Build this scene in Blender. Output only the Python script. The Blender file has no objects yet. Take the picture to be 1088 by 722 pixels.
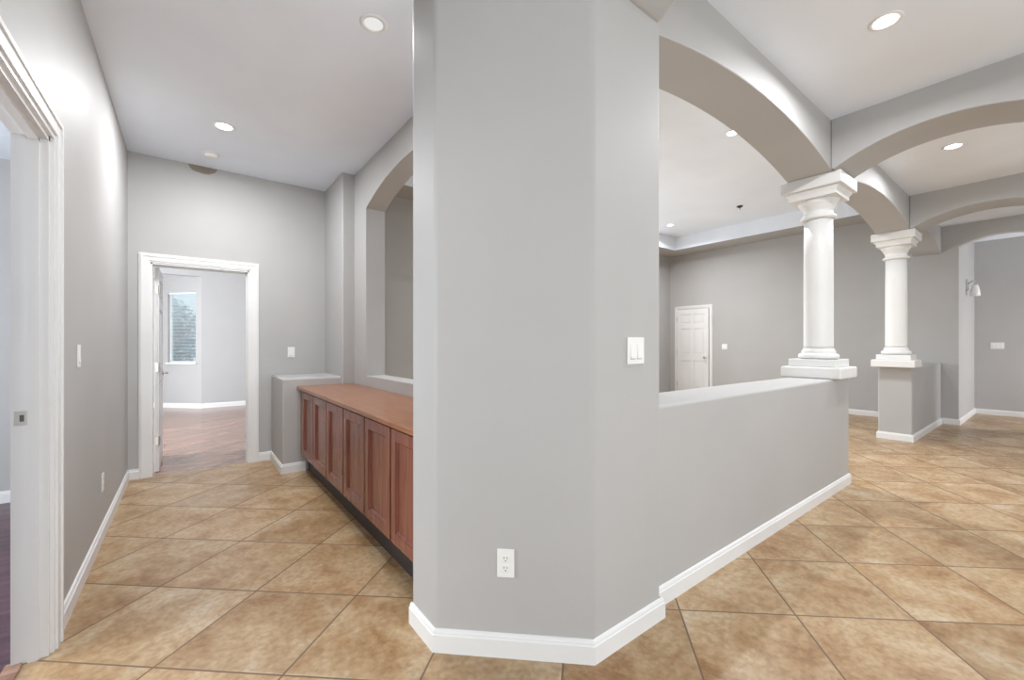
import bpy, bmesh, math, random
from mathutils import Vector, Matrix
random.seed(4)
C = bpy.context.scene
PI = math.pi
W_, H_ = 1088, 722
# ------------------------------------------------------------------ camera
FPX = 449.0
EYE = 1.25
TH = math.atan(586/449.0)                    # heading, measured from +X towards +Y
cam_d = bpy.data.cameras.new('camera'); cam = bpy.data.objects.new('camera', cam_d)
C.collection.objects.link(cam)
cam_d.sensor_fit = 'HORIZONTAL'; cam_d.sensor_width = 36.0
cam_d.lens = 36.0*FPX/W_; cam_d.shift_y = 5.0/W_
cam_d.clip_start = 0.05
cam.location = (0, 0, EYE); cam.rotation_euler = (PI/2, 0, TH - PI/2)
C.camera = cam
# ------------------------------------------------------------------ world, exposure
wd = bpy.data.worlds.new('World'); C.world = wd; wd.use_nodes = True
bg = wd.node_tree.nodes['Background']
bg.inputs[0].default_value = (0.93, 0.97, 1.0, 1); bg.inputs[1].default_value = 0.8
C.view_settings.view_transform = 'Standard'; C.view_settings.look = 'None'
C.view_settings.gamma = 1; C.view_settings.use_curve_mapping = False
C.view_settings.exposure = 0.42

def area_light(name, loc, target, sx, sy, power, col=(1, 1, 1)):
    d = bpy.data.lights.new(name, 'AREA'); d.shape = 'RECTANGLE'; d.size = sx; d.size_y = sy
    d.energy = power; d.color = col
    o = bpy.data.objects.new(name, d); C.collection.objects.link(o); o.location = loc
    o.rotation_euler = (Vector(target)-Vector(loc)).to_track_quat('-Z', 'Y').to_euler()
    return o
# side room and passage daylight, plus added fill lamps out of view
area_light('fill_great_room', (5.6, 6.6, 1.6), (5.6, 3, 1.2), 4.0, 2.3, 120, (0.92, 0.97, 1))  # added fill lamp behind the unseen opening, brightens the great room
area_light('fill_bedroom', (-2.55, 7.2, 1.4), (0.8, 8.8, 1.2), 2.0, 1.9, 190, (0.9, 0.95, 1))  # added fill lamp on the hidden left side, lights the bay wall
area_light('daylight_side_room', (-3.25, 2.9, 1.5), (0.8, 1.9, 1.4), 1.8, 2.0, 105, (0.90, 0.95, 1))
area_light('fill_entry', (-1.8, -2.8, 0.9), (2.6, 1.6, 2.9), 3.2, 1.6, 12, (0.92, 0.96, 1))  # added uplight behind the camera, brightens the ceilings
area_light('daylight_passage', (10.5, -1.9, 1.0), (10.6, 1.0, 1.0), 1.4, 1.6, 45, (0.97, 0.97, 1))
area_light('fill_hall', (0.3, -3.0, 1.2), (0.0, 4.5, 2.6), 1.6, 2.2, 62, (0.93, 0.97, 1))  # added fill lamp behind the camera for the hallway and its ceiling

# ------------------------------------------------------------------ materials
def new_mat(name, rough=0.5, color=(0.8, 0.8, 0.8), metal=0.0, spec=0.5):
    m = bpy.data.materials.new(name); m.use_nodes = True
    b = m.node_tree.nodes['Principled BSDF']
    b.inputs['Base Color'].default_value = (*color, 1); b.inputs['Roughness'].default_value = rough
    b.inputs['Metallic'].default_value = metal; b.inputs['Specular IOR Level'].default_value = spec
    return m
def N(m, t, **kw):
    n = m.node_tree.nodes.new(t)
    for k, v in kw.items(): setattr(n, k, v)
    return n
def L(m, a, b): m.node_tree.links.new(a, b)
def paint(name, col, bump=0.12, rough=0.55, scale=140, var=0.025):
    m = new_mat(name, rough, col, spec=0.3); b = m.node_tree.nodes['Principled BSDF']
    tc = N(m, 'ShaderNodeTexCoord')
    n = N(m, 'ShaderNodeTexNoise'); n.inputs['Scale'].default_value = scale; n.inputs['Detail'].default_value = 2
    L(m, tc.outputs['Object'], n.inputs['Vector'])
    bp = N(m, 'ShaderNodeBump'); bp.inputs['Strength'].default_value = bump; bp.inputs['Distance'].default_value = 0.003
    L(m, n.outputs['Fac'], bp.inputs['Height']); L(m, bp.outputs['Normal'], b.inputs['Normal'])
    n2 = N(m, 'ShaderNodeTexNoise'); n2.inputs['Scale'].default_value = 1.7; n2.inputs['Detail'].default_value = 3
    L(m, tc.outputs['Object'], n2.inputs['Vector'])
    r = N(m, 'ShaderNodeValToRGB')
    r.color_ramp.elements[0].position = 0.3; r.color_ramp.elements[1].position = 0.7
    r.color_ramp.elements[0].color = (*[c*(1-var) for c in col], 1); r.color_ramp.elements[1].color = (*[min(1, c*(1+var)) for c in col], 1)
    L(m, n2.outputs['Fac'], r.inputs['Fac']); L(m, r.outputs['Color'], b.inputs['Base Color'])
    return m
WALL = (0.455, 0.449, 0.442)
M_wall = paint('greige_wall_paint', WALL)
M_ceil = paint('ceiling_paint', (0.85, 0.905, 0.985), bump=0.08, scale=60)
M_trim = paint('white_trim_paint', (0.77, 0.77, 0.765), bump=0.01, rough=0.35)
M_col = paint('white_column_paint', (0.77, 0.77, 0.755), bump=0.04, rough=0.45)
M_plate = new_mat('white_plastic', 0.35, (0.82, 0.82, 0.80))
M_slot = new_mat('dark_slot', 0.6, (0.10, 0.10, 0.10))
M_nickel = new_mat('brushed_nickel', 0.35, (0.62, 0.60, 0.56), metal=1.0)
M_glassy = new_mat('frosted_glass', 0.3, (0.85, 0.85, 0.83))
M_black = new_mat('black_plastic', 0.4, (0.02, 0.02, 0.02))
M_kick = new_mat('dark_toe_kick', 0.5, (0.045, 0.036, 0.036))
def emit(name, col, s):
    m = bpy.data.materials.new(name); m.use_nodes = True; nt = m.node_tree; nt.nodes.clear()
    e = nt.nodes.new('ShaderNodeEmission'); e.inputs[0].default_value = (*col, 1); e.inputs[1].default_value = s
    o = nt.nodes.new('ShaderNodeOutputMaterial'); nt.links.new(e.outputs[0], o.inputs[0]); return m
M_dim = emit('dim_lamp_lens', (1, 0.98, 0.96), 0.62)
M_lamp = emit('lit_lamp_lens', (1, 0.98, 0.94), 9.0)

def wall_stain_mat():
    m = M_wall.copy(); m.name = 'greige_wall_paint_with_stain'
    b = m.node_tree.nodes['Principled BSDF']
    src = b.inputs['Base Color'].links[0].from_socket
    tc = N(m, 'ShaderNodeTexCoord'); n = N(m, 'ShaderNodeTexNoise'); n.inputs['Scale'].default_value = 9
    L(m, tc.outputs['Object'], n.inputs['Vector'])
    sep = N(m, 'ShaderNodeSeparateXYZ'); L(m, tc.outputs['Object'], sep.inputs[0])
    def mth(op, a, c=None):
        q = N(m, 'ShaderNodeMath', operation=op)
        for i, v in enumerate((a, c)):
            if v is None: continue
            if isinstance(v, (int, float)): q.inputs[i].default_value = v
            else: L(m, v, q.inputs[i])
        return q.outputs[0]
    dx = mth('DIVIDE', mth('SUBTRACT', sep.outputs[0], 0.125), 0.125)
    dz = mth('DIVIDE', mth('SUBTRACT', sep.outputs[2], 3.045), 0.085)
    r = mth('ADD', mth('MULTIPLY', dx, dx), mth('MULTIPLY', dz, dz))
    r = mth('ADD', r, mth('MULTIPLY', mth('SUBTRACT', n.outputs['Fac'], 0.5), 1.3))
    f = mth('LESS_THAN', r, 0.9)
    mx = N(m, 'ShaderNodeMix', data_type='RGBA'); L(m, f, mx.inputs['Factor'])
    L(m, src, mx.inputs['A']); mx.inputs['B'].default_value = (0.27, 0.23, 0.19, 1)
    L(m, mx.outputs['Result'], b.inputs['Base Color'])
    return m
M_wall_stain = wall_stain_mat()

def tile_mat():
    m = new_mat('travertine_look_tile', 0.3); b = m.node_tree.nodes['Principled BSDF']
    tc = N(m, 'ShaderNodeTexCoord'); sep = N(m, 'ShaderNodeSeparateXYZ'); L(m, tc.outputs['Object'], sep.inputs[0])
    def mth(op, a, c=None, d=None):
        q = N(m, 'ShaderNodeMath', operation=op)
        for i, v in enumerate((a, c, d)):
            if v is None: continue
            if isinstance(v, (int, float)): q.inputs[i].default_value = v
            else: L(m, v, q.inputs[i])
        return q.outputs[0]
    # lattice: P = O + D*a + R*b
    ax, ay, bx, by, ox, oy = 0.391, -0.348, 0.382, 0.348, -0.116, 2.841
    det = ax*by-ay*bx
    X = mth('SUBTRACT', sep.outputs[0], ox); Y = mth('SUBTRACT', sep.outputs[1], oy)
    D = mth('ADD', mth('MULTIPLY', X, by/det), mth('MULTIPLY', Y, -bx/det))
    R = mth('ADD', mth('MULTIPLY', X, -ay/det), mth('MULTIPLY', Y, ax/det))
    def edge(v):
        f = mth('FRACT', mth('ADD', v, 0.5)); return mth('ABSOLUTE', mth('SUBTRACT', f, 0.5))
    e = mth('MINIMUM', edge(D), edge(R))
    grout = mth('LESS_THAN', e, 0.0075)
    cmb = N(m, 'ShaderNodeCombineXYZ'); L(m, mth('FLOOR', D), cmb.inputs[0]); L(m, mth('FLOOR', R), cmb.inputs[1])
    wn = N(m, 'ShaderNodeTexWhiteNoise', noise_dimensions='3D'); L(m, cmb.outputs[0], wn.inputs['Vector'])
    off = N(m, 'ShaderNodeVectorMath', operation='SCALE'); L(m, wn.outputs['Color'], off.inputs[0]); off.inputs['Scale'].default_value = 37.0
    add = N(m, 'ShaderNodeVectorMath', operation='ADD'); L(m, tc.outputs['Object'], add.inputs[0]); L(m, off.outputs[0], add.inputs[1])
    n1 = N(m, 'ShaderNodeTexNoise'); n1.inputs['Scale'].default_value = 3.4; n1.inputs['Detail'].default_value = 12; n1.inputs['Roughness'].default_value = 0.72; n1.inputs['Distortion'].default_value = 0.35
    L(m, add.outputs[0], n1.inputs['Vector'])
    cr = N(m, 'ShaderNodeValToRGB'); el = cr.color_ramp.elements
    el[0].position = 0.32; el[0].color = (0.29, 0.145, 0.055, 1)
    el[1].position = 0.70; el[1].color = (0.64, 0.53, 0.39, 1)
    e2 = el.new(0.44); e2.color = (0.43, 0.27, 0.135, 1)
    e3 = el.new(0.56); e3.color = (0.53, 0.38, 0.225, 1)
    L(m, n1.outputs['Fac'], cr.inputs['Fac'])
    n3 = N(m, 'ShaderNodeTexNoise'); n3.inputs['Scale'].default_value = 38; n3.inputs['Detail'].default_value = 6
    L(m, add.outputs[0], n3.inputs['Vector'])
    cr3 = N(m, 'ShaderNodeValToRGB'); cr3.color_ramp.elements[0].position = 0.36; cr3.color_ramp.elements[1].position = 0.58
    cr3.color_ramp.elements[0].color = (0.78, 0.74, 0.69, 1); cr3.color_ramp.elements[1].color = (0.98, 0.98, 0.97, 1)
    L(m, n3.outputs['Fac'], cr3.inputs['Fac'])
    mu = N(m, 'ShaderNodeMix', data_type='RGBA', blend_type='MULTIPLY'); mu.inputs['Factor'].default_value = 1
    L(m, cr.outputs['Color'], mu.inputs['A']); L(m, cr3.outputs['Color'], mu.inputs['B'])
    tv = mth('MULTIPLY_ADD', wn.outputs['Value'], 0.20, 0.86)
    sc = N(m, 'ShaderNodeVectorMath', operation='SCALE'); L(m, mu.outputs['Result'], sc.inputs[0]); L(m, tv, sc.inputs['Scale'])
    mx = N(m, 'ShaderNodeMix', data_type='RGBA'); L(m, grout, mx.inputs['Factor']); L(m, sc.outputs[0], mx.inputs['A'])
    mx.inputs['B'].default_value = (0.17, 0.11, 0.07, 1)
    L(m, mx.outputs['Result'], b.inputs['Base Color'])
    rr = mth('MULTIPLY_ADD', grout, 0.4, 0.33); L(m, rr, b.inputs['Roughness'])
    bp = N(m, 'ShaderNodeBump'); bp.inputs['Strength'].default_value = 0.25; bp.inputs['Distance'].default_value = 0.004
    sm = N(m, 'ShaderNodeMapRange'); L(m, e, sm.inputs['Value']); sm.inputs['From Max'].default_value = 0.016
    hh = mth('ADD', sm.outputs[0], mth('MULTIPLY', n1.outputs['Fac'], 0.5)); L(m, hh, bp.inputs['Height']); L(m, bp.outputs[0], b.inputs['Normal'])
    return m
M_tile = tile_mat()

def wood_mat(name, c1, c2, c3, scale=(1, 14, 1), rough=0.3, plank=None, rot=0.0):
    m = new_mat(name, rough); b = m.node_tree.nodes['Principled BSDF']
    tc = N(m, 'ShaderNodeTexCoord'); mp = N(m, 'ShaderNodeMapping'); L(m, tc.outputs['Object'], mp.inputs[0])
    mp.inputs['Scale'].default_value = scale; mp.inputs['Rotation'].default_value = (0, 0, rot)
    n = N(m, 'ShaderNodeTexNoise'); n.inputs['Scale'].default_value = 3; n.inputs['Detail'].default_value = 7; n.inputs['Distortion'].default_value = 0.8
    L(m, mp.outputs[0], n.inputs['Vector'])
    cr = N(m, 'ShaderNodeValToRGB'); el = cr.color_ramp.elements
    el[0].position = 0.3; el[0].color = (*c1, 1); el[1].position = 0.72; el[1].color = (*c3, 1)
    k = el.new(0.5); k.color = (*c2, 1)
    L(m, n.outputs['Fac'], cr.inputs['Fac'])
    out = cr.outputs['Color']
    if plank:
        br = N(m, 'ShaderNodeTexBrick'); mp2 = N(m, 'ShaderNodeMapping'); L(m, tc.outputs['Object'], mp2.inputs[0])
        mp2.inputs['Rotation'].default_value = (0, 0, rot)
        L(m, mp2.outputs[0], br.inputs['Vector'])
        br.inputs['Scale'].default_value = 1; br.inputs['Brick Width'].default_value = plank[0]; br.inputs['Row Height'].default_value = plank[1]
        br.inputs['Mortar Size'].default_value = 0.0012
        br.inputs['Color1'].default_value = (0.75, 0.72, 0.72, 1); br.inputs['Color2'].default_value = (1.12, 1.1, 1.08, 1); br.inputs['Mortar'].default_value = (0.4, 0.36, 0.34, 1)
        mu = N(m, 'ShaderNodeMix', data_type='RGBA', blend_type='MULTIPLY'); mu.inputs['Factor'].default_value = 1
        L(m, out, mu.inputs['A']); L(m, br.outputs['Color'], mu.inputs['B']); out = mu.outputs['Result']
    L(m, out, b.inputs['Base Color']); b.inputs['Coat Weight'].default_value = 0.2; b.inputs['Coat Roughness'].default_value = 0.12
    return m
M_floorwood = wood_mat('bedroom_wood_laminate', (0.22, 0.12, 0.085), (0.31, 0.175, 0.12), (0.42, 0.26, 0.19), scale=(1.2, 9, 1), rough=0.22, plank=(1.2, 0.13), rot=-0.75)
M_darkwood = wood_mat('side_room_dark_laminate', (0.035, 0.015, 0.025), (0.08, 0.03, 0.05), (0.15, 0.07, 0.10), scale=(1.2, 9, 1), rough=0.3, plank=(1.2, 0.13), rot=0.6)
M_cab = wood_mat('cabinet_stained_wood', (0.17, 0.052, 0.034), (0.22, 0.072, 0.046), (0.27, 0.098, 0.066), scale=(9, 9, 0.8), rough=0.26)
M_counter = wood_mat('counter_wood_laminate', (0.25, 0.095, 0.038), (0.31, 0.125, 0.055), (0.36, 0.155, 0.075), scale=(9, 1.2, 9), rough=0.28)

# ------------------------------------------------------------------ mesh helpers
def link_mesh(name, bm, mat, parent=None, smooth=False, bevel=0.0, segs=3, mats=None):
    bmesh.ops.recalc_face_normals(bm, faces=bm.faces)
    me = bpy.data.meshes.new(name); bm.to_mesh(me); bm.free()
    o = bpy.data.objects.new(name, me); C.collection.objects.link(o)
    for mm in (mats or [mat]): me.materials.append(mm)
    if smooth:
        for p in me.polygons: p.use_smooth = True
    if bevel > 0:
        md = o.modifiers.new('edge', 'BEVEL'); md.width = bevel; md.segments = segs; md.limit_method = 'ANGLE'; md.angle_limit = math.radians(40)
        for p in me.polygons: p.use_smooth = True
        wn = o.modifiers.new('wn', 'WEIGHTED_NORMAL'); wn.keep_sharp = False
    if parent: o.parent = parent
    return o
def b_box(bm, x0, x1, y0, y1, z0, z1):
    vs = [bm.verts.new((x, y, z)) for z in (z0, z1) for x, y in ((x0, y0), (x1, y0), (x1, y1), (x0, y1))]
    for f in ((0, 1, 2, 3), (4, 5, 6, 7), (0, 1, 5, 4), (1, 2, 6, 5), (2, 3, 7, 6), (3, 0, 4, 7)):
        bm.faces.new([vs[i] for i in f])
    return vs
def b_prism(bm, pts, z0, z1):
    n = len(pts); a = [bm.verts.new((x, y, z0)) for x, y in pts]; b = [bm.verts.new((x, y, z1)) for x, y in pts]
    bm.faces.new(a); bm.faces.new(b)
    for i in range(n): bm.faces.new([a[i], a[(i+1) % n], b[(i+1) % n], b[i]])
def b_slab(bm, outline, axis, t0, t1):
    """outline in (u,z); axis 'x' = wall of constant X (u = Y), 'y' = wall of constant Y (u = X)"""
    f = (lambda u, z, t: (t, u, z)) if axis == 'x' else (lambda u, z, t: (u, t, z))
    n = len(outline); a = [bm.verts.new(f(u, z, t0)) for u, z in outline]; b = [bm.verts.new(f(u, z, t1)) for u, z in outline]
    bm.faces.new(a); bm.faces.new(b)
    for i in range(n): bm.faces.new([a[i], a[(i+1) % n], b[(i+1) % n], b[i]])
def b_lathe(bm, prof, cx=0, cy=0, segs=48):
    rings = []
    for r, z in prof:
        rings.append([bm.verts.new((cx+r*math.cos(2*PI*i/segs), cy+r*math.sin(2*PI*i/segs), z)) for i in range(segs)])
    for a, b in zip(rings, rings[1:]):
        for i in range(segs): bm.faces.new([a[i], a[(i+1) % segs], b[(i+1) % segs], b[i]])
    bm.faces.new(rings[0]); bm.faces.new(rings[-1])
def b_tube(bm, pts, r, segs=10):
    rings = []
    for i, p in enumerate(pts):
        p = Vector(p); d = (Vector(pts[min(i+1, len(pts)-1)])-Vector(pts[max(i-1, 0)])).normalized()
        up = Vector((0, 0, 1)) if abs(d.z) < 0.9 else Vector((1, 0, 0))
        s = d.cross(up).normalized(); t = s.cross(d)
        rings.append([bm.verts.new(p+s*r*math.cos(2*PI*k/segs)+t*r*math.sin(2*PI*k/segs)) for k in range(segs)])
    for a, b in zip(rings, rings[1:]):
        for i in range(segs): bm.faces.new([a[i], a[(i+1) % segs], b[(i+1) % segs], b[i]])
    bm.faces.new(rings[0]); bm.faces.new(rings[-1])
def arch_pts(u0, u1, zs, zp, n=28):
    """circular arc from (u0,zs) over the middle (zp) to (u1,zs)"""
    h = zp-zs; c = abs(u1-u0)/2; R = (c*c+h*h)/(2*h); zc = zp-R; um = (u0+u1)/2; s = 1 if u1 > u0 else -1
    a = math.asin(c/R)
    return [(um+s*R*math.sin(-a+2*a*i/n), zc+R*math.cos(-a+2*a*i/n)) for i in range(n+1)]
def struct(name, bm, mat, **k):
    o = link_mesh(name, bm, mat, **k); o['kind'] = 'structure'; return o
def sbox(name, mat, x0, x1, y0, y1, z0, z1, **k):
    bm = bmesh.new(); b_box(bm, x0, x1, y0, y1, z0, z1); return struct(name, bm, mat, **k)
def thing(name, label, cat, loc=(0, 0, 0), rotz=0.0, group=None):
    o = bpy.data.objects.new(name, None); C.collection.objects.link(o); o.location = loc; o.rotation_euler = (0, 0, rotz)
    o.empty_display_size = 0.1; o['label'] = label; o['category'] = cat
    if group: o['group'] = group
    return o
def part(name, bm, mat, parent, label=None, **k):
    o = link_mesh(name, bm, mat, parent=parent, **k)
    if label: o['label'] = label
    return o
def tag(o, label, cat, group=None, kind=None):
    o['label'] = label; o['category'] = cat
    if group: o['group'] = group
    if kind: o['kind'] = kind
    return o

# baseboard: profile swept along a floor path, wall on the LEFT of the walking direction
BB = [(0, 0), (0.015, 0), (0.015, 0.070), (0.0105, 0.074), (0.0105, 0.080), (0.007, 0.0885), (0.0, 0.092)]
def baseboard(name, path, prof=BB):
    bm = bmesh.new(); n = len(path); P = [Vector((*p, 0)) for p in path]; rings = []
    for i in range(n):
        d0 = (P[i]-P[i-1]).normalized() if i > 0 else None
        d1 = (P[i+1]-P[i]).normalized() if i < n-1 else None
        if d0 is None: d0 = d1
        if d1 is None: d1 = d0
        n0 = Vector((d0.y, -d0.x, 0)); n1 = Vector((d1.y, -d1.x, 0)); m = (n0+n1)
        m = m/(m.dot(n0)) if m.length > 1e-6 else n0
        rings.append([bm.verts.new(P[i]+m*o+Vector((0, 0, z))) for o, z in prof])
    for a, b in zip(rings, rings[1:]):
        for k in range(len(prof)): bm.faces.new([a[k], a[(k+1) % len(prof)], b[(k+1) % len(prof)], b[k]])
    bm.faces.new(rings[0]); bm.faces.new(rings[-1])
    return struct(name, bm, M_trim)

# ------------------------------------------------------------------ heights and lines
ZL, ZR, ZB = 3.04, 3.12, 3.70          # ceilings: left hall, arcade, great room
WT = 3.75
YA0, YA1 = 1.18, 1.52                  # arcade wall
XB1 = (4.25, 4.70); XB2 = (7.20, 7.65) # cross beams
# ------------------------------------------------------------------ floors
bm = bmesh.new()
b_prism(bm, [(-0.53, -3.5), (12.6, -3.5), (12.6, 6.1), (1.6, 6.1), (1.6, 5.285), (-0.53, 5.285)], -0.08, 0)
struct('floor', bm, M_tile)
sbox('floor_bedroom', M_floorwood, -2.6, 1.4, 5.285, 12.6, -0.08, 0.0)
sbox('floor_side_room', M_darkwood, -3.4, -0.53, -0.5, 5.27, -0.08, 0.0)
sbox('trim_1', M_floorwood, -0.565, -0.515, 1.70, 2.50, 0.0, 0.006, bevel=0.002)
# ------------------------------------------------------------------ ceilings
sbox('ceiling', M_ceil, -0.7, 1.45, -3.5, 5.40, ZL, ZL+0.1)
sbox('ceiling_arcade', M_ceil, 1.45, 12.6, -3.5, 1.36, ZR, ZR+0.1)
bm = bmesh.new(); b_box(bm, 1.4, 9.75, 1.36, 6.2, ZB, ZB+0.1); struct('ceiling_great_room', bm, M_ceil)
bm = bmesh.new()
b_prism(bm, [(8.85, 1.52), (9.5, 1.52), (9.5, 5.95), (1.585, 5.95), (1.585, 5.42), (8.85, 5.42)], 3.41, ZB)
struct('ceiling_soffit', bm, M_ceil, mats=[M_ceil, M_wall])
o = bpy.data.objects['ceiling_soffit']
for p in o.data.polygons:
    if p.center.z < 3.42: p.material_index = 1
# ------------------------------------------------------------------ left wall with cased opening
bm = bmesh.new()
b_slab(bm, [(-1.0, 0), (1.70, 0), (1.70, 2.09), (2.50, 2.09), (2.50, 0), (5.40, 0), (5.40, ZL+.05), (-1.0, ZL+.05)], 'x', -0.543, -0.445)
struct('wall_left', bm, M_wall)
# far wall with bedroom doorway
bm = bmesh.new()
b_slab(bm, [(-0.445, 0), (-0.283, 0), (-0.283, 2.03), (0.516, 2.03), (0.516, 0), (1.50, 0), (1.50, ZL+.05), (-0.445, ZL+.05)], 'y', 5.26, 5.385)
struct('wall_far', bm, M_wall_stain)
# low ledge box and tall pier at its right
sbox('wall_ledge', M_wall, 0.722, 1.40, 4.60, 5.26, 0, 0.92, bevel=0.018)
sbox('wall_far_pier', M_wall, 1.27, 1.50, 4.56, 5.30, 0, WT, bevel=0.016)
# wall behind the cabinets with its arched opening (looks into the great room)
bm = bmesh.new()
ar = arch_pts(4.19, 2.20, 2.60, 2.775)
b_slab(bm, [(4.62, 0), (4.62, WT), (1.75, WT), (1.75, 0)], 'x', 1.395, 1.585)
bm.free(); bm = bmesh.new()
b_slab(bm, [(4.60, WT), (4.60, 0.0), (1.75, 0.0), (1.75, WT)], 'x', 1.395, 1.585)
bm.free(); bm = bmesh.new()
outl = [(4.60, WT), (4.60, 0.0), (1.75, 0.0), (1.75, WT)]
# ring shaped face: split in four slabs sharing one mesh
b_slab(bm, [(1.75, 0), (4.60, 0), (4.60, 0.943), (1.75, 0.943)], 'x', 1.395, 1.585)
b_slab(bm, [(4.19, 0.943), (4.60, 0.943), (4.60, 2.60), (4.19, 2.60)], 'x', 1.395, 1.585)
b_slab(bm, [(1.75, 0.943), (2.20, 0.943), (2.20, 2.60), (1.75, 2.60)], 'x', 1.395, 1.585)
b_slab(bm, [(1.75, WT), (1.75, 2.60)]+ar[::-1]+[(4.60, 2.60), (4.60, WT)], 'x', 1.395, 1.585)
bmesh.ops.remove_doubles(bm, verts=bm.verts, dist=1e-5)
struct('wall_cabinet_arch', bm, M_wall)
# ------------------------------------------------------------------ chamfered centre pier
bm = bmesh.new()
b_prism(bm, [(0.802, 1.79), (0.802, 1.566), (1.265, 1.125), (1.722, 1.125), (1.722, 1.52), (1.585, 1.79)], 0, WT)
struct('wall_pier', bm, M_wall, bevel=0.018, segs=4)
# ------------------------------------------------------------------ arcade: half walls, arches, beams
bm = bmesh.new(); b_slab(bm, [(1.70, 0), (4.745, 0), (4.745, 0.957), (1.70, 0.957)], 'y', YA0, YA1)
struct('wall_right_low', bm, M_wall, bevel=0.018, segs=4)
sbox('wall_right_low_end', M_wall, 7.37, 9.55, YA0, YA1, 0, 0.955, bevel=0.018, segs=4)
def arcade_arch(name, x0, x1, e0, e1, zs=2.715, zp=2.868):
    bm = bmesh.new()
    b_slab(bm, [(e0, WT), (e0, zs)]+arch_pts(x0, x1, zs, zp)+[(e1, zs), (e1, WT)], 'y', YA0, YA1)
    return struct(name, bm, M_wall, bevel=0.010, segs=2)
arcade_arch('wall_right_arch', 1.70, 4.27, 1.69, XB1[0]+0.24)
arcade_arch('wall_right_arch_middle', 4.69, 7.22, XB1[0]+0.24, XB2[0]+0.24)
arcade_arch('wall_right_arch_end', 7.64, 9.50, XB2[0]+0.24, 9.55, zs=2.70, zp=2.87)
YC = -0.09
def cross_beam(name, x0, x1, zs=2.715, zp=2.876, ya=YA0, t=0.0):
    bm = bmesh.new()
    b_slab(bm, [(ya, ZR+.02), (ya, zs)]+arch_pts(ya-0.03, YC, zs, zp)+[(YC, zs), (YC-0.36, zs), (YC-0.36, ZR+.02)], 'x', x0, x1)
    return struct(name, bm, M_wall, bevel=0.010, segs=2)
cross_beam('wall_beam', 1.268, 1.70, ya=1.14)
cross_beam('wall_beam_middle', XB1[0], XB1[1])
cross_beam('wall_beam_end', XB2[0], XB2[1])
# ------------------------------------------------------------------ end wall of the arcade / great room with arched passage
bm = bmesh.new()
b_slab(bm, [(6.10, 0), (0.99, 0), (0.99, 2.775)]+arch_pts(0.99, 0.05, 2.775, 2.90)[1:]+[(0.05, 0), (-1.4, 0), (-1.4, WT), (6.10, WT)], 'x', 9.5, 9.64)
struct('wall_end', bm, M_wall)
sbox('wall_passage_side', M_wall, 9.64, 11.4, 0.99, 1.10, 0, ZR, )
sbox('wall_passage_back', M_wall, 11.4, 11.52, -2.0, 1.10, 0, ZR)
# great room back wall with a wide window opening, out of this view
bm = bmesh.new()
b_slab(bm, [(1.585, 0), (3.6, 0), (3.6, 2.5), (7.6, 2.5), (7.6, 0), (9.6, 0), (9.6, WT), (1.585, WT)], 'y', 5.95, 6.08)
struct('wall_great_room', bm, M_wall)
sbox('wall_great_room_side', M_wall, 1.40, 1.585, 5.28, 6.08, 0, WT)
# side room beyond the left opening
sbox('wall_side_room', M_wall, -3.4, -0.543, 5.10, 5.20, 0, 2.75)
bm = bmesh.new()
b_slab(bm, [(-1.0, 0), (1.9, 0), (1.9, 2.4), (3.9, 2.4), (3.9, 0), (5.2, 0), (5.2, 2.75), (-1.0, 2.75)], 'x', -3.4, -3.3)
struct('wall_side_room_window', bm, M_wall)
sbox('wall_side_room_near', M_wall, -3.4, -0.543, -1.0, -0.9, 0, 2.75)
sbox('ceiling_side_room', M_ceil, -3.4, -0.543, -1.0, 5.2, 2.72, 2.80)
# bedroom
cx_, cy_ = 0.206, 10.30
bm = bmesh.new(); b_box(bm, cx_, 1.4, cy_, cy_+0.12, 0, 2.95); b_box(bm, -2.6, cx_, cy_, cy_+0.12, 2.59, 2.95)
struct('wall_bedroom', bm, M_wall)
sbox('ceiling_bedroom', M_ceil, -2.6, 1.4, 5.38, cy_+0.12, 2.93, 3.03)
sbox('ceiling_bedroom_bay', M_ceil, -2.6, cx_+0.1, cy_+0.12, 12.6, 2.59, 2.63)
bm = bmesh.new()
b_slab(bm, [(5.38, 0), (6.1, 0), (6.1, 2.4), (8.3, 2.4), (8.3, 0), (12.6, 0), (12.6, 2.95), (5.38, 2.95)], 'x', -2.7, -2.6)
struct('wall_bedroom_left', bm, M_wall)
sbox('wall_bedroom_right', M_wall, 1.40, 1.50, 5.38, 10.4, 0, 2.95)
# diagonal bay wall with window: local u runs to the left-back (135 deg)
bay = bpy.data.objects.new('bay_frame', None)
BM = Matrix.Translation((cx_, cy_, 0)) @ Matrix.Rotation(math.radians(135), 4, 'Z')
def bay_struct(name, bm, mat, **k):
    bmesh.ops.transform(bm, matrix=BM, verts=bm.verts); return struct(name, bm, mat, **k)
u0, u1, zw0, zw1 = 0.125, 0.745, 0.895, 2.29
bpy.data.objects.remove(bay)
bm = bmesh.new()
for o_ in ([(0, 0), (3.0, 0), (3.0, zw0), (0, zw0)], [(0, zw1), (3.0, zw1), (3.0, 2.6), (0, 2.6)], [(0, zw0), (u0, zw0), (u0, zw1), (0, zw1)], [(u1, zw0), (3.0, zw0), (3.0, zw1), (u1, zw1)]):
    b_slab(bm, o_, 'y', -0.12, 0.0)
bmesh.ops.remove_doubles(bm, verts=bm.verts, dist=1e-5)
bay_struct('wall_bedroom_bay', bm, M_wall)

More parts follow.
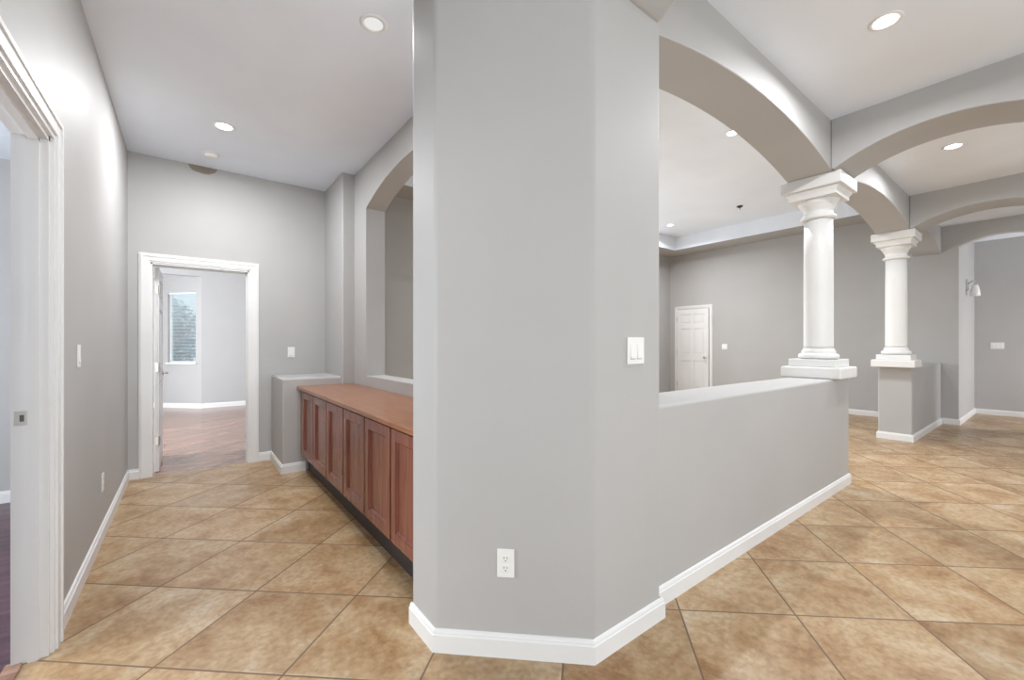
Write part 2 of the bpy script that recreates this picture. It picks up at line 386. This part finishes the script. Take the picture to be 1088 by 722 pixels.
# ------------------------------------------------------------------ window, glass, blind, tree outside
win = thing('window_1', 'tall narrow bedroom window with white frame in the angled wall', 'window'); win['kind'] = 'structure'
del win['category']
def bay_part(name, bm, mat, parent, **k):
    bmesh.ops.transform(bm, matrix=BM, verts=bm.verts); return part(name, bm, mat, parent, **k)
bm = bmesh.new()
for a, b_, c, d in ((u0, u0+.03, zw0, zw1), (u1-.03, u1, zw0, zw1), (u0, u1, zw1-.03, zw1), (u0, u1, zw0, zw0+.03)):
    b_box(bm, a, b_, -0.09, -0.05, c, d)
bay_part('window_frame', bm, M_trim, win)
M_glass = bpy.data.materials.new('window_glass'); M_glass.use_nodes = True
nt = M_glass.node_tree; nt.nodes.clear(); gb = nt.nodes.new('ShaderNodeBsdfTransparent'); gb.inputs[0].default_value = (0.80, 0.95, 1.0, 1)
gg = nt.nodes.new('ShaderNodeBsdfGlossy'); gg.inputs['Roughness'].default_value = 0.02; ms = nt.nodes.new('ShaderNodeMixShader'); ms.inputs[0].default_value = 0.06
oo = nt.nodes.new('ShaderNodeOutputMaterial'); nt.links.new(gb.outputs[0], ms.inputs[1]); nt.links.new(gg.outputs[0], ms.inputs[2]); nt.links.new(ms.outputs[0], oo.inputs[0])
bm = bmesh.new(); b_box(bm, u0+.03, u1-.03, -0.073, -0.067, zw0+.03, zw1-.03)
bay_part('pane', bm, M_glass, win)
bm = bmesh.new(); b_box(bm, u0-.03, u1+.03, -0.02, 0.03, zw0-.03, zw0)
bay_part('window_sill', bm, M_trim, win, bevel=0.005)
bl = thing('window_blind', 'white horizontal slat blind hanging in the bedroom window', 'blind', loc=(0, 0, 0))
bm = bmesh.new(); b_box(bm, u0+.005, u1-.005, -0.045, -0.015, zw1-.04, zw1-.003); bay_part('headrail', bm, M_plate, bl)
bm = bmesh.new(); z = zw0+.03
while z < zw1-.06:
    vs = b_box(bm, u0+.008, u1-.008, -0.042, -0.018, z, z+.0015)
    for v in vs: v.co.z += (v.co.y+.03)*0.45
    z += 0.026
bay_part('slats', bm, M_plate, bl)
bm = bmesh.new(); b_box(bm, u0+.008, u1-.008, -0.04, -0.02, zw0+.006, zw0+.02); bay_part('bottom_rail', bm, M_plate, bl)
M_leaf = paint('bluish_leaves', (0.32, 0.62, 0.74), bump=0.0, var=0.35)
M_bark = new_mat('bark', 0.9, (0.12, 0.09, 0.07))
tr = thing('garden_tree', 'leafy bluish green tree outside the bedroom window', 'tree', loc=(-0.9, 13.9, 0))
bm = bmesh.new(); b_tube(bm, [(0, 0, -0.4), (0.05, 0, 0.6), (0, 0.05, 1.3), (0.05, 0, 2.0)], 0.06); part('trunk', bm, M_bark, tr)
bm = bmesh.new()
for i in range(5200):
    a = random.uniform(0, 2*PI); v = random.uniform(-1, 1); rr = random.random()**0.4
    p = Vector((rr*0.95*math.cos(a)*math.sqrt(1-v*v)+0.30, rr*0.8*math.sin(a)*math.sqrt(1-v*v), 1.5+rr*1.0*v))
    q = Matrix.Rotation(random.uniform(0, 6), 3, 'Z') @ Matrix.Rotation(random.uniform(0, 3), 3, 'X'); s = random.uniform(.05, .09)
    bm.faces.new([bm.verts.new(p+q @ Vector(c)*s) for c in ((-1, 0, 0), (0, -.45, 0.1), (1, 0, 0), (0, .45, 0.1))])
o = part('foliage', bm, M_leaf, tr); o['kind'] = 'stuff'
sbox('ground_garden', paint('dry_garden_soil', (0.35, 0.32, 0.28), var=.2), -8, 6, 12.6, 22, -0.5, -0.4)

# ------------------------------------------------------------------ baseboards
baseboard('baseboard_left', [(-0.445, 2.605), (-0.445, 5.26), (-0.365, 5.26)])
def bb(name, path): return baseboard(name, path)
bb('baseboard_far', [(0.600, 5.26), (0.722, 5.26), (0.722, 4.60), (0.93, 4.60)])
bb('baseboard_pier', [(1.722, 1.18), (1.722, 1.125), (1.265, 1.125), (0.802, 1.566), (0.802, 1.79)][::-1])
bb('baseboard_right', [(4.745, 1.52), (4.745, 1.18), (1.722, 1.18)][::-1])
bb('baseboard_right_end', [(11.4, -1.8), (11.4, 0.99), (9.5, 0.99), (9.5, 1.18), (7.37, 1.18), (7.37, 1.52), (9.5, 1.52), (9.5, 4.80)][::-1])
bb('baseboard_side_room', [(-3.3, 5.10), (-0.57, 5.10)])
bb('baseboard_bedroom', [(cx_-1.9, cy_+1.9), (cx_, cy_), (1.4, cy_)])

# ------------------------------------------------------------------ door casings (structure)
def casing_x(name, X, side, y0, y1, z1, w=0.10):          # on a wall of constant X
    bm = bmesh.new()
    def bar(a0, a1, z0, z1_, t): b_box(bm, *(sorted((X, X+side*t))), a0, a1, z0, z1_)
    for t, i0, i1 in ((0.012, 0.0, w), (0.020, 0.018, w-0.012), (0.026, w-0.034, w-0.016)):
        bar(y1+i0, y1+i1, 0, z1+i0, t); bar(y0-i1, y0-i0, 0, z1+i0, t); bar(y0-i1, y1+i1, z1+i0, z1+i1, t)
    return struct(name, bm, M_trim)
def casing_y(name, Y, side, x0, x1, z1, w=0.085):
    bm = bmesh.new()
    def bar(a0, a1, z0, z1_, t): b_box(bm, a0, a1, *(sorted((Y, Y+side*t))), z0, z1_)
    for t, i0, i1 in ((0.012, 0.0, w), (0.018, 0.015, w-0.010), (0.023, w-0.030, w-0.014)):
        bar(x1+i0, x1+i1, 0, z1+i0, t); bar(x0-i1, x0-i0, 0, z1+i0, t); bar(x0-i1, x1+i1, z1+i0, z1+i1, t)
    return struct(name, bm, M_trim)
casing_x('trim_2', -0.445, 1, 1.70, 2.50, 2.09)
bm = bmesh.new()                                            # jamb lining and stop of the side opening
b_box(bm, -0.547, -0.445, 2.482, 2.50, 0, 2.09); b_box(bm, -0.547, -0.445, 1.70, 1.718, 0, 2.09); b_box(bm, -0.547, -0.445, 1.70, 2.50, 2.072, 2.09)
b_box(bm, -0.535, -0.500, 2.470, 2.484, 0, 2.072) if False else b_box(bm, -0.500, -0.470, 2.472, 2.484, 0, 2.072)
b_box(bm, -0.500, -0.470, 1.716, 1.728, 0, 2.072); b_box(bm, -0.500, -0.470, 1.72, 2.48, 2.060, 2.074)
jl = struct('trim_3', bm, M_trim)
sp = thing('strike_plate', 'small nickel strike plate on the white jamb of the left opening', 'strike plate', loc=(-0.521, 2.482, 0.962))
bm = bmesh.new(); b_box(bm, -0.018, 0.018, -0.002, 0.0, -0.028, 0.028); part('plate', bm, M_nickel, sp, bevel=0.0008)
bm = bmesh.new(); b_box(bm, -0.002, 0.010, -0.0026, -0.0016, -0.013, 0.013); part('latch_hole', bm, M_slot, sp)
casing_y('trim_4', 5.26, -1, -0.283, 0.516, 2.03)
bm = bmesh.new()
b_box(bm, -0.283, -0.268, 5.255, 5.40, 0, 2.03); b_box(bm, 0.501, 0.516, 5.255, 5.40, 0, 2.03); b_box(bm, -0.283, 0.516, 5.255, 5.40, 2.015, 2.03)
b_box(bm, 0.489, 0.503, 5.30, 5.335, 0, 2.015); b_box(bm, -0.27, 0.503, 5.30, 5.335, 2.003, 2.017)
struct('trim_5', bm, M_trim)
# ------------------------------------------------------------------ panel doors
def door_leaf(bm, w, h, t, cols, rows):
    """leaf in local x 0..w, y -t..0 (front at y=-t), sunk then raised panels on both faces"""
    xs = [0]+[v for c in cols for v in c]+[w]; zs = [0]+[v for r in rows for v in r]+[h]
    b_box(bm, 0, w, -t+.012, -.012, 0, h)
    for s0, s1 in ((-t, -t+.012), (-.012, 0)):
        for i in range(0, len(xs)-1, 2): b_box(bm, xs[i], xs[i+1], s0, s1, 0, h)
        for c in cols:
            for j in range(0, len(zs)-1, 2): b_box(bm, c[0], c[1], s0, s1, zs[j], zs[j+1])
            for r in rows:
                y0_, y1_ = (-t+.002, -t+.013) if s0 == -t else (-.013, -.002)
                b_box(bm, c[0]+.03, c[1]-.03, y0_, y1_, r[0]+.03, r[1]-.03)
# bedroom door: open 90 degrees into the bedroom, seen edge-on
d1 = thing('door_1', 'white bedroom door standing open, seen edge-on', 'door', loc=(-0.262, 5.40, 0.008), rotz=PI/2)
d1['kind'] = 'structure'; del d1['category']
bm = bmesh.new(); door_leaf(bm, 0.77, 2.0, 0.036, [(.11, .345), (.425, .66)], [(.22, .86), (1.0, 1.60), (1.70, 1.90)])
part('door_leaf', bm, M_trim, d1, bevel=0.0015, segs=1)
for hz in (0.30, 1.02, 1.78):
    bm = bmesh.new(); b_lathe(bm, [(0.008, hz-.045), (0.008, hz+.045)], -0.006, -0.038, 12); b_box(bm, -0.004, 0.0, -0.034, -0.004, hz-.045, hz+.045)
    part('hinge', bm, M_nickel, d1)
bm = bmesh.new(); b_tube(bm, [(0.705, -0.036, 0.93), (0.705, -0.075, 0.93)], 0.011); b_tube(bm, [(0.705, -0.070, 0.93), (0.66, -0.078, 0.93), (0.60, -0.074, 0.928)], 0.009)
b_tube(bm, [(0.705, -0.036, 0.93), (0.705, -0.043, 0.93)], 0.028, 20)
part('door_handle', bm, M_nickel, d1, smooth=True)
# six panel door on the great room end wall (plane X = 9.5, facing -X)
d2 = thing('door_2', 'closed white six-panel door at the far end of the great room', 'door', loc=(9.462, 5.72, 0.01), rotz=-PI/2)
d2['kind'] = 'structure'; del d2['category']
bm = bmesh.new(); door_leaf(bm, 0.77, 2.08, 0.036, [(.10, .345), (.425, .67)], [(.22, .86), (1.02, 1.62), (1.74, 1.96)])
bmesh.ops.transform(bm, matrix=Matrix.Translation((0, .036, 0)), verts=bm.verts)
part('door_leaf', bm, M_trim, d2, bevel=0.0015, segs=1)
for hz in (0.30, 1.06, 1.86):
    bm = bmesh.new(); b_lathe(bm, [(0.009, hz-.05), (0.009, hz+.05)], -0.004, -0.012, 12); part('hinge', bm, M_nickel, d2, smooth=False)
bm = bmesh.new(); b_tube(bm, [(0.71, 0, 0.95), (0.71, -0.05, 0.95)], 0.012)
b_tube(bm, [(0.71, -0.045, 0.95), (0.71, -0.075, 0.95)], 0.028, 16); part('door_knob', bm, M_nickel, d2, smooth=True)
casing_x('trim_6', 9.5, -1, 4.94, 5.73, 2.10, w=0.075)

# ------------------------------------------------------------------ columns
def column(cx, cy, z0, label, slab):
    t = thing('round_column', label, 'column', loc=(cx, cy, z0), group=None)
    s = slab/2
    bm = bmesh.new(); b_box(bm, -s, s, -s, s, 0, 0.098); part('base_slab', bm, M_col, t, bevel=0.014, segs=3)
    s2 = s*0.79
    bm = bmesh.new(); b_box(bm, -s2, s2, -s2, s2, 0.098, 0.165); part('plinth', bm, M_col, t, bevel=0.006, segs=2)
    R = 0.1115
    prof = [(0.148, .165)]
    for i in range(9):
        a = -PI/2+PI*i/8; prof.append((0.128+0.026*math.cos(a), .191+0.026*math.sin(a)))
    prof += [(0.127, .219), (0.129, .230), (0.125, .240), (0.118, .250), (0.1135, .262)]
    bm = bmesh.new(); b_lathe(bm, prof); part('base_moulding', bm, M_col, t, smooth=True)
    zt = 2.715-z0
    bm = bmesh.new(); b_lathe(bm, [(0.1135, .262), (R, .285), (R, .8), (R-.001, 1.1), (R-.004, zt-.345)], segs=64)
    part('shaft', bm, M_col, t, smooth=True)
    q = zt-.345
    prof = [(R-.004, q)]
    for i in range(7):
        a = -PI/2+PI*i/6; prof.append((0.118+0.018*math.cos(a), q+.020+0.018*math.sin(a)))
    prof += [(0.112, q+.040), (0.110, q+.080), (0.119, q+.086), (0.120, q+.100), (0.129, q+.106), (0.130, q+.120), (0.138, q+.126),
             (0.147, q+.140), (0.154, q+.158), (0.156, q+.170)]
    bm = bmesh.new(); b_lathe(bm, prof, segs=64); part('capital_moulding', bm, M_col, t, smooth=True)
    bm = bmesh.new(); a_ = s*0.79; b_ = s*0.88
    # lower abacus: square block that flares a little towards its top
    v0 = [(-a_, -a_), (a_, -a_), (a_, a_), (-a_, a_)]
    lv = [[bm.verts.new((x*k, y*k, z)) for x, y in v0] for k, z in ((1, q+.170), (1, q+.205), (b_/a_, q+.232), (b_/a_, q+.24))]
    bm.faces.new(lv[0]); bm.faces.new(lv[-1])
    for A, B in zip(lv, lv[1:]):
        for i in range(4): bm.faces.new([A[i], A[(i+1) % 4], B[(i+1) % 4], B[i]])
    part('lower_abacus', bm, M_col, t, bevel=0.003, segs=2)
    bm = bmesh.new(); b_box(bm, -s, s, -s, s, q+.24, zt); part('abacus', bm, M_col, t, bevel=0.010, segs=3)
    return t
column(4.53, 1.35, 0.957, 'white round column with square capital on the end of the long half wall', 0.455)
column(7.45, 1.35, 0.955, 'white round column on the separate grey pedestal, smaller and farther away', 0.435)

# ------------------------------------------------------------------ cabinets and counter
CF = 0.872                                   # plane of the door fronts
def cabinet(y0, y1, label, doors):
    t = thing('base_cabinet', label, 'cabinet', loc=(0, y0, 0), group='stained wood cabinets under the counter')
    w = y1-y0
    bm = bmesh.new(); b_box(bm, CF+0.036, 1.392, 0, w, 0.165, 0.812); part('body', bm, M_cab, t, bevel=0.001, segs=1)
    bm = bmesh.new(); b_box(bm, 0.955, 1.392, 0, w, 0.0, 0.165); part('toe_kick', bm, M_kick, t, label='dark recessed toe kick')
    dw = w/doors
    for k in range(doors):
        a, b_ = k*dw+0.009, (k+1)*dw-0.009; z0_, z1_ = 0.185, 0.797; f = 0.062
        bm = bmesh.new()
        b_box(bm, CF+0.015, CF+0.0355, a, b_, z0_, z1_)                         # recessed field
        b_box(bm, CF, CF+0.016, a, a+f, z0_, z1_); b_box(bm, CF, CF+0.016, b_-f, b_, z0_, z1_)
        b_box(bm, CF, CF+0.016, a+f, b_-f, z0_, z0_+f); b_box(bm, CF, CF+0.016, a+f, b_-f, z1_-f, z1_)
        g = 0.012                                                              # sloping bead round the field
        ya, yb, za, zb = a+f, b_-f, z0_+f, z1_-f
        o4 = [bm.verts.new((CF+.003, y, z)) for y, z in ((ya, za), (yb, za), (yb, zb), (ya, zb))]
        i4 = [bm.verts.new((CF+.0152, y, z)) for y, z in ((ya+g, za+g), (yb-g, za+g), (yb-g, zb-g), (ya+g, zb-g))]
        k4 = [bm.verts.new((CF+.0158, y, z)) for y, z in ((ya, za), (yb, za), (yb, zb), (ya, zb))]
        for q in range(4):
            bm.faces.new([o4[q], o4[(q+1) % 4], i4[(q+1) % 4], i4[q]]); bm.faces.new([i4[q], i4[(q+1) % 4], k4[(q+1) % 4], k4[q]]); bm.faces.new([k4[q], k4[(q+1) % 4], o4[(q+1) % 4], o4[q]])
        part('door', bm, M_cab, t, bevel=0.0018, segs=2)
    return t
cabinet(3.565, 4.475, 'stained wood base cabinet with two doors, farthest, beside the low grey ledge', 2)
cabinet(2.655, 3.565, 'stained wood base cabinet with two doors, middle one of the run', 2)
cabinet(1.800, 2.655, 'stained wood base cabinet, the one against the big grey pier', 2)
fl = thing('cabinet_filler', 'narrow orange-brown wooden end strip between last cabinet and grey ledge', 'cabinet filler', loc=(0, 4.475, 0))
bm = bmesh.new(); b_box(bm, CF+.012, 1.392, 0.0, 0.122, 0.165, 0.812); part('panel', bm, M_counter, fl)
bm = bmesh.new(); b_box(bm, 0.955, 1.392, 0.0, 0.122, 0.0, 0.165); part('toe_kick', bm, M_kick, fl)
bm = bmesh.new(); b_box(bm, CF-0.022, 1.394, 1.795, 4.598, 0.812, 0.842)
ct = link_mesh('countertop', bm, M_counter, bevel=0.004, segs=2)
tag(ct, 'long reddish brown wood countertop running over the row of cabinets', 'countertop')

# ------------------------------------------------------------------ plates
def plate_thing(name, label, cat, loc, rotz, kind, gangs=1, group=None):
    """local: plate in the XZ plane, facing -Y"""
    t = thing(name, label, cat, loc, rotz, group)
    w = 0.070+0.046*(gangs-1); h = 0.115
    bm = bmesh.new(); b_box(bm, -w/2, w/2, -0.006, 0, -h/2, h/2); part('cover_plate', bm, M_plate, t, bevel=0.0025, segs=2)
    for g in range(gangs):
        cx = (g-(gangs-1)/2)*0.046
        if kind == 'rocker':
            bm = bmesh.new()
            vs = b_box(bm, cx-0.0165, cx+0.0165, -0.0105, -0.004, -0.033, 0.033)
            for v in vs:
                if v.co.y < -0.008 and v.co.z > 0: v.co.y += 0.0035
            part('rocker', bm, M_plate, t, bevel=0.001, segs=1)
            bm = bmesh.new(); b_box(bm, cx-0.0185, cx+0.0185, -0.0064, -0.0055, -0.0365, -0.0335); part('shadow_gap', bm, M_slot if False else M_gap, t)
        else:
            for zc in (0.0195, -0.0195):
                bm = bmesh.new(); b_box(bm, cx-0.0165, cx+0.0165, -0.0078, -0.004, zc-0.0145, zc+0.0145); so = part('socket', bm, M_plate, t, bevel=0.004, segs=2)
                bm = bmesh.new()
                b_box(bm, cx-0.0075, cx-0.0052, -0.0083, -0.0070, zc-0.001, zc+0.008); b_box(bm, cx+0.0052, cx+0.0075, -0.0083, -0.0070, zc-0.001, zc+0.007)
                b_box(bm, cx-0.0022, cx+0.0022, -0.0083, -0.0070, zc-0.0105, zc-0.006)
                part('slots', bm, M_slot, so)
    return t
M_gap = new_mat('plate_gap', 0.6, (0.35, 0.35, 0.34))
plate_thing('light_switch', 'double rocker light switch on the big grey pier', 'light switch', (1.531, 1.125, 1.224), 0, 'rocker', 2)
plate_thing('wall_outlet', 'white duplex outlet low on the angled face of the pier', 'outlet', (1.0005-0.0, 1.3779, 0.374), 0, 'outlet')
o = bpy.data.objects['wall_outlet']; ang = math.atan2(1.566-1.125, 0.802-1.265)
# place on the chamfer plane
p0 = Vector((0.802, 1.566)); p1 = Vector((1.265, 1.125)); dd = (p1-p0).normalized(); t_ = (Vector((1.000, 1.350))-p0).dot(dd); pp = p0+dd*t_
o.location = (pp.x, pp.y, 0.374); o.rotation_euler = (0, 0, math.atan2(dd.y, dd.x))
plate_thing('light_switch', 'single light switch between the bedroom door and low ledge', 'light switch', (0.915, 5.26, 1.166), 0, 'rocker')
plate_thing('light_switch', 'light switch on the left hall wall, seen nearly edge-on', 'light switch', (-0.445, 3.045, 1.193), PI/2, 'rocker')
plate_thing('wall_outlet', 'low outlet on the left hall wall, seen nearly edge-on', 'outlet', (-0.445, 3.81, 0.355), PI/2, 'outlet')
plate_thing('light_switch', 'double light switch beside the six-panel door in great room', 'light switch', (9.5, 4.60, 1.208), -PI/2, 'rocker', 2)
plate_thing('light_switch', 'wide light switch on the end wall inside the arched passage', 'light switch', (11.4, 0.715, 1.233), -PI/2, 'rocker', 3)

# ------------------------------------------------------------------ ceiling fittings
def can_light(x, y, z, label, power, r=0.057, group=None, lens=None, spread=2.75):
    t = thing('recessed_light', label, 'ceiling light', (x, y, z), 0, group)
    bm = bmesh.new(); b_lathe(bm, [(r+.022, 0), (r+.022, -.003), (r+.012, -.007), (r, -.005), (r, -0.001), (r*.5, -.0008)], segs=40)
    part('trim_ring', bm, M_plate, t, smooth=True)
    bm = bmesh.new(); b_lathe(bm, [(r-.002, -.0015), (r-.002, -.0045), (r*.6, -.006)], segs=40); part('lens', bm, lens or M_lamp, t)
    if power <= 0: return t
    d = bpy.data.lights.new('lamp', 'AREA'); d.shape = 'DISK'; d.size = 0.10; d.spread = spread; d.energy = power; d.color = (0.97, 0.98, 1.0)
    lo = bpy.data.objects.new('lamp', d); C.collection.objects.link(lo); lo.parent = t; lo.location = (0, 0, -0.012)
    return t
can_light(0.233, 4.186, ZL, 'round lit recessed light in the hallway ceiling before bedroom door', 26, spread=PI)
can_light(0.821, 2.34, ZL, 'round recessed light in the hallway ceiling close to the pier', 17, r=0.052, spread=PI, lens=M_dim)
can_light(3.198, 0.625, ZR, 'round lit recessed light over the first arcade bay, largest', 24, spread=2.95)
can_light(5.72, 0.631, ZR, 'round lit recessed light over the second arcade bay', 22, spread=2.95)
can_light(5.00, 2.333, ZB, 'lit recessed light in the great room ceiling showing at the arch edge', 36)
can_light(7.838, 4.90, ZB, 'lit recessed light in the far corner of the great room tray ceiling', 36)
sd = thing('smoke_detector', 'small white round smoke detector on the hallway ceiling', 'smoke detector', (0.168, 4.86, ZL))
bm = bmesh.new(); b_lathe(bm, [(0.068, 0), (0.068, -.008), (0.060, -.012)], segs=36); part('mounting_base', bm, M_plate, sd)
bm = bmesh.new(); b_lathe(bm, [(0.060, -.012), (0.058, -.026), (0.050, -.036), (0.020, -.040)], segs=36); part('cover', bm, M_plate, sd, smooth=True)
sn = thing('ceiling_hook', 'tiny black fitting on the great room ceiling', 'ceiling hook', (7.742, 3.482, ZB))
bm = bmesh.new(); b_lathe(bm, [(0.05, 0), (0.05, -.01), (0.03, -.025), (0.012, -.035)], segs=24); part('cap', bm, M_black, sn)
bm = bmesh.new(); b_tube(bm, [(0, 0, -.03), (0, 0, -.05), (0.012, 0, -.062), (0.02, 0, -.05)], 0.004); part('hook', bm, M_black, sn)
# wall sconce inside the passage
ws = thing('wall_sconce', 'small wall sconce with pale glass shade inside the arched passage', 'wall sconce', (10.35, 0.99, 2.25))
bm = bmesh.new(); b_box(bm, -0.05, 0.05, -0.02, 0, -0.09, 0.09); part('backplate', bm, M_nickel, ws, bevel=0.006)
bm = bmesh.new(); b_tube(bm, [(0, -.02, .02), (0, -.07, .06), (0, -.10, .05), (0, -.10, .0)], 0.009); part('arm', bm, M_nickel, ws, smooth=True)
bm = bmesh.new(); b_lathe(bm, [(0.03, .0), (0.045, -.05), (0.058, -.13), (0.062, -.19)], 0, -.10, 28); part('shade', bm, M_glassy, ws, smooth=True)
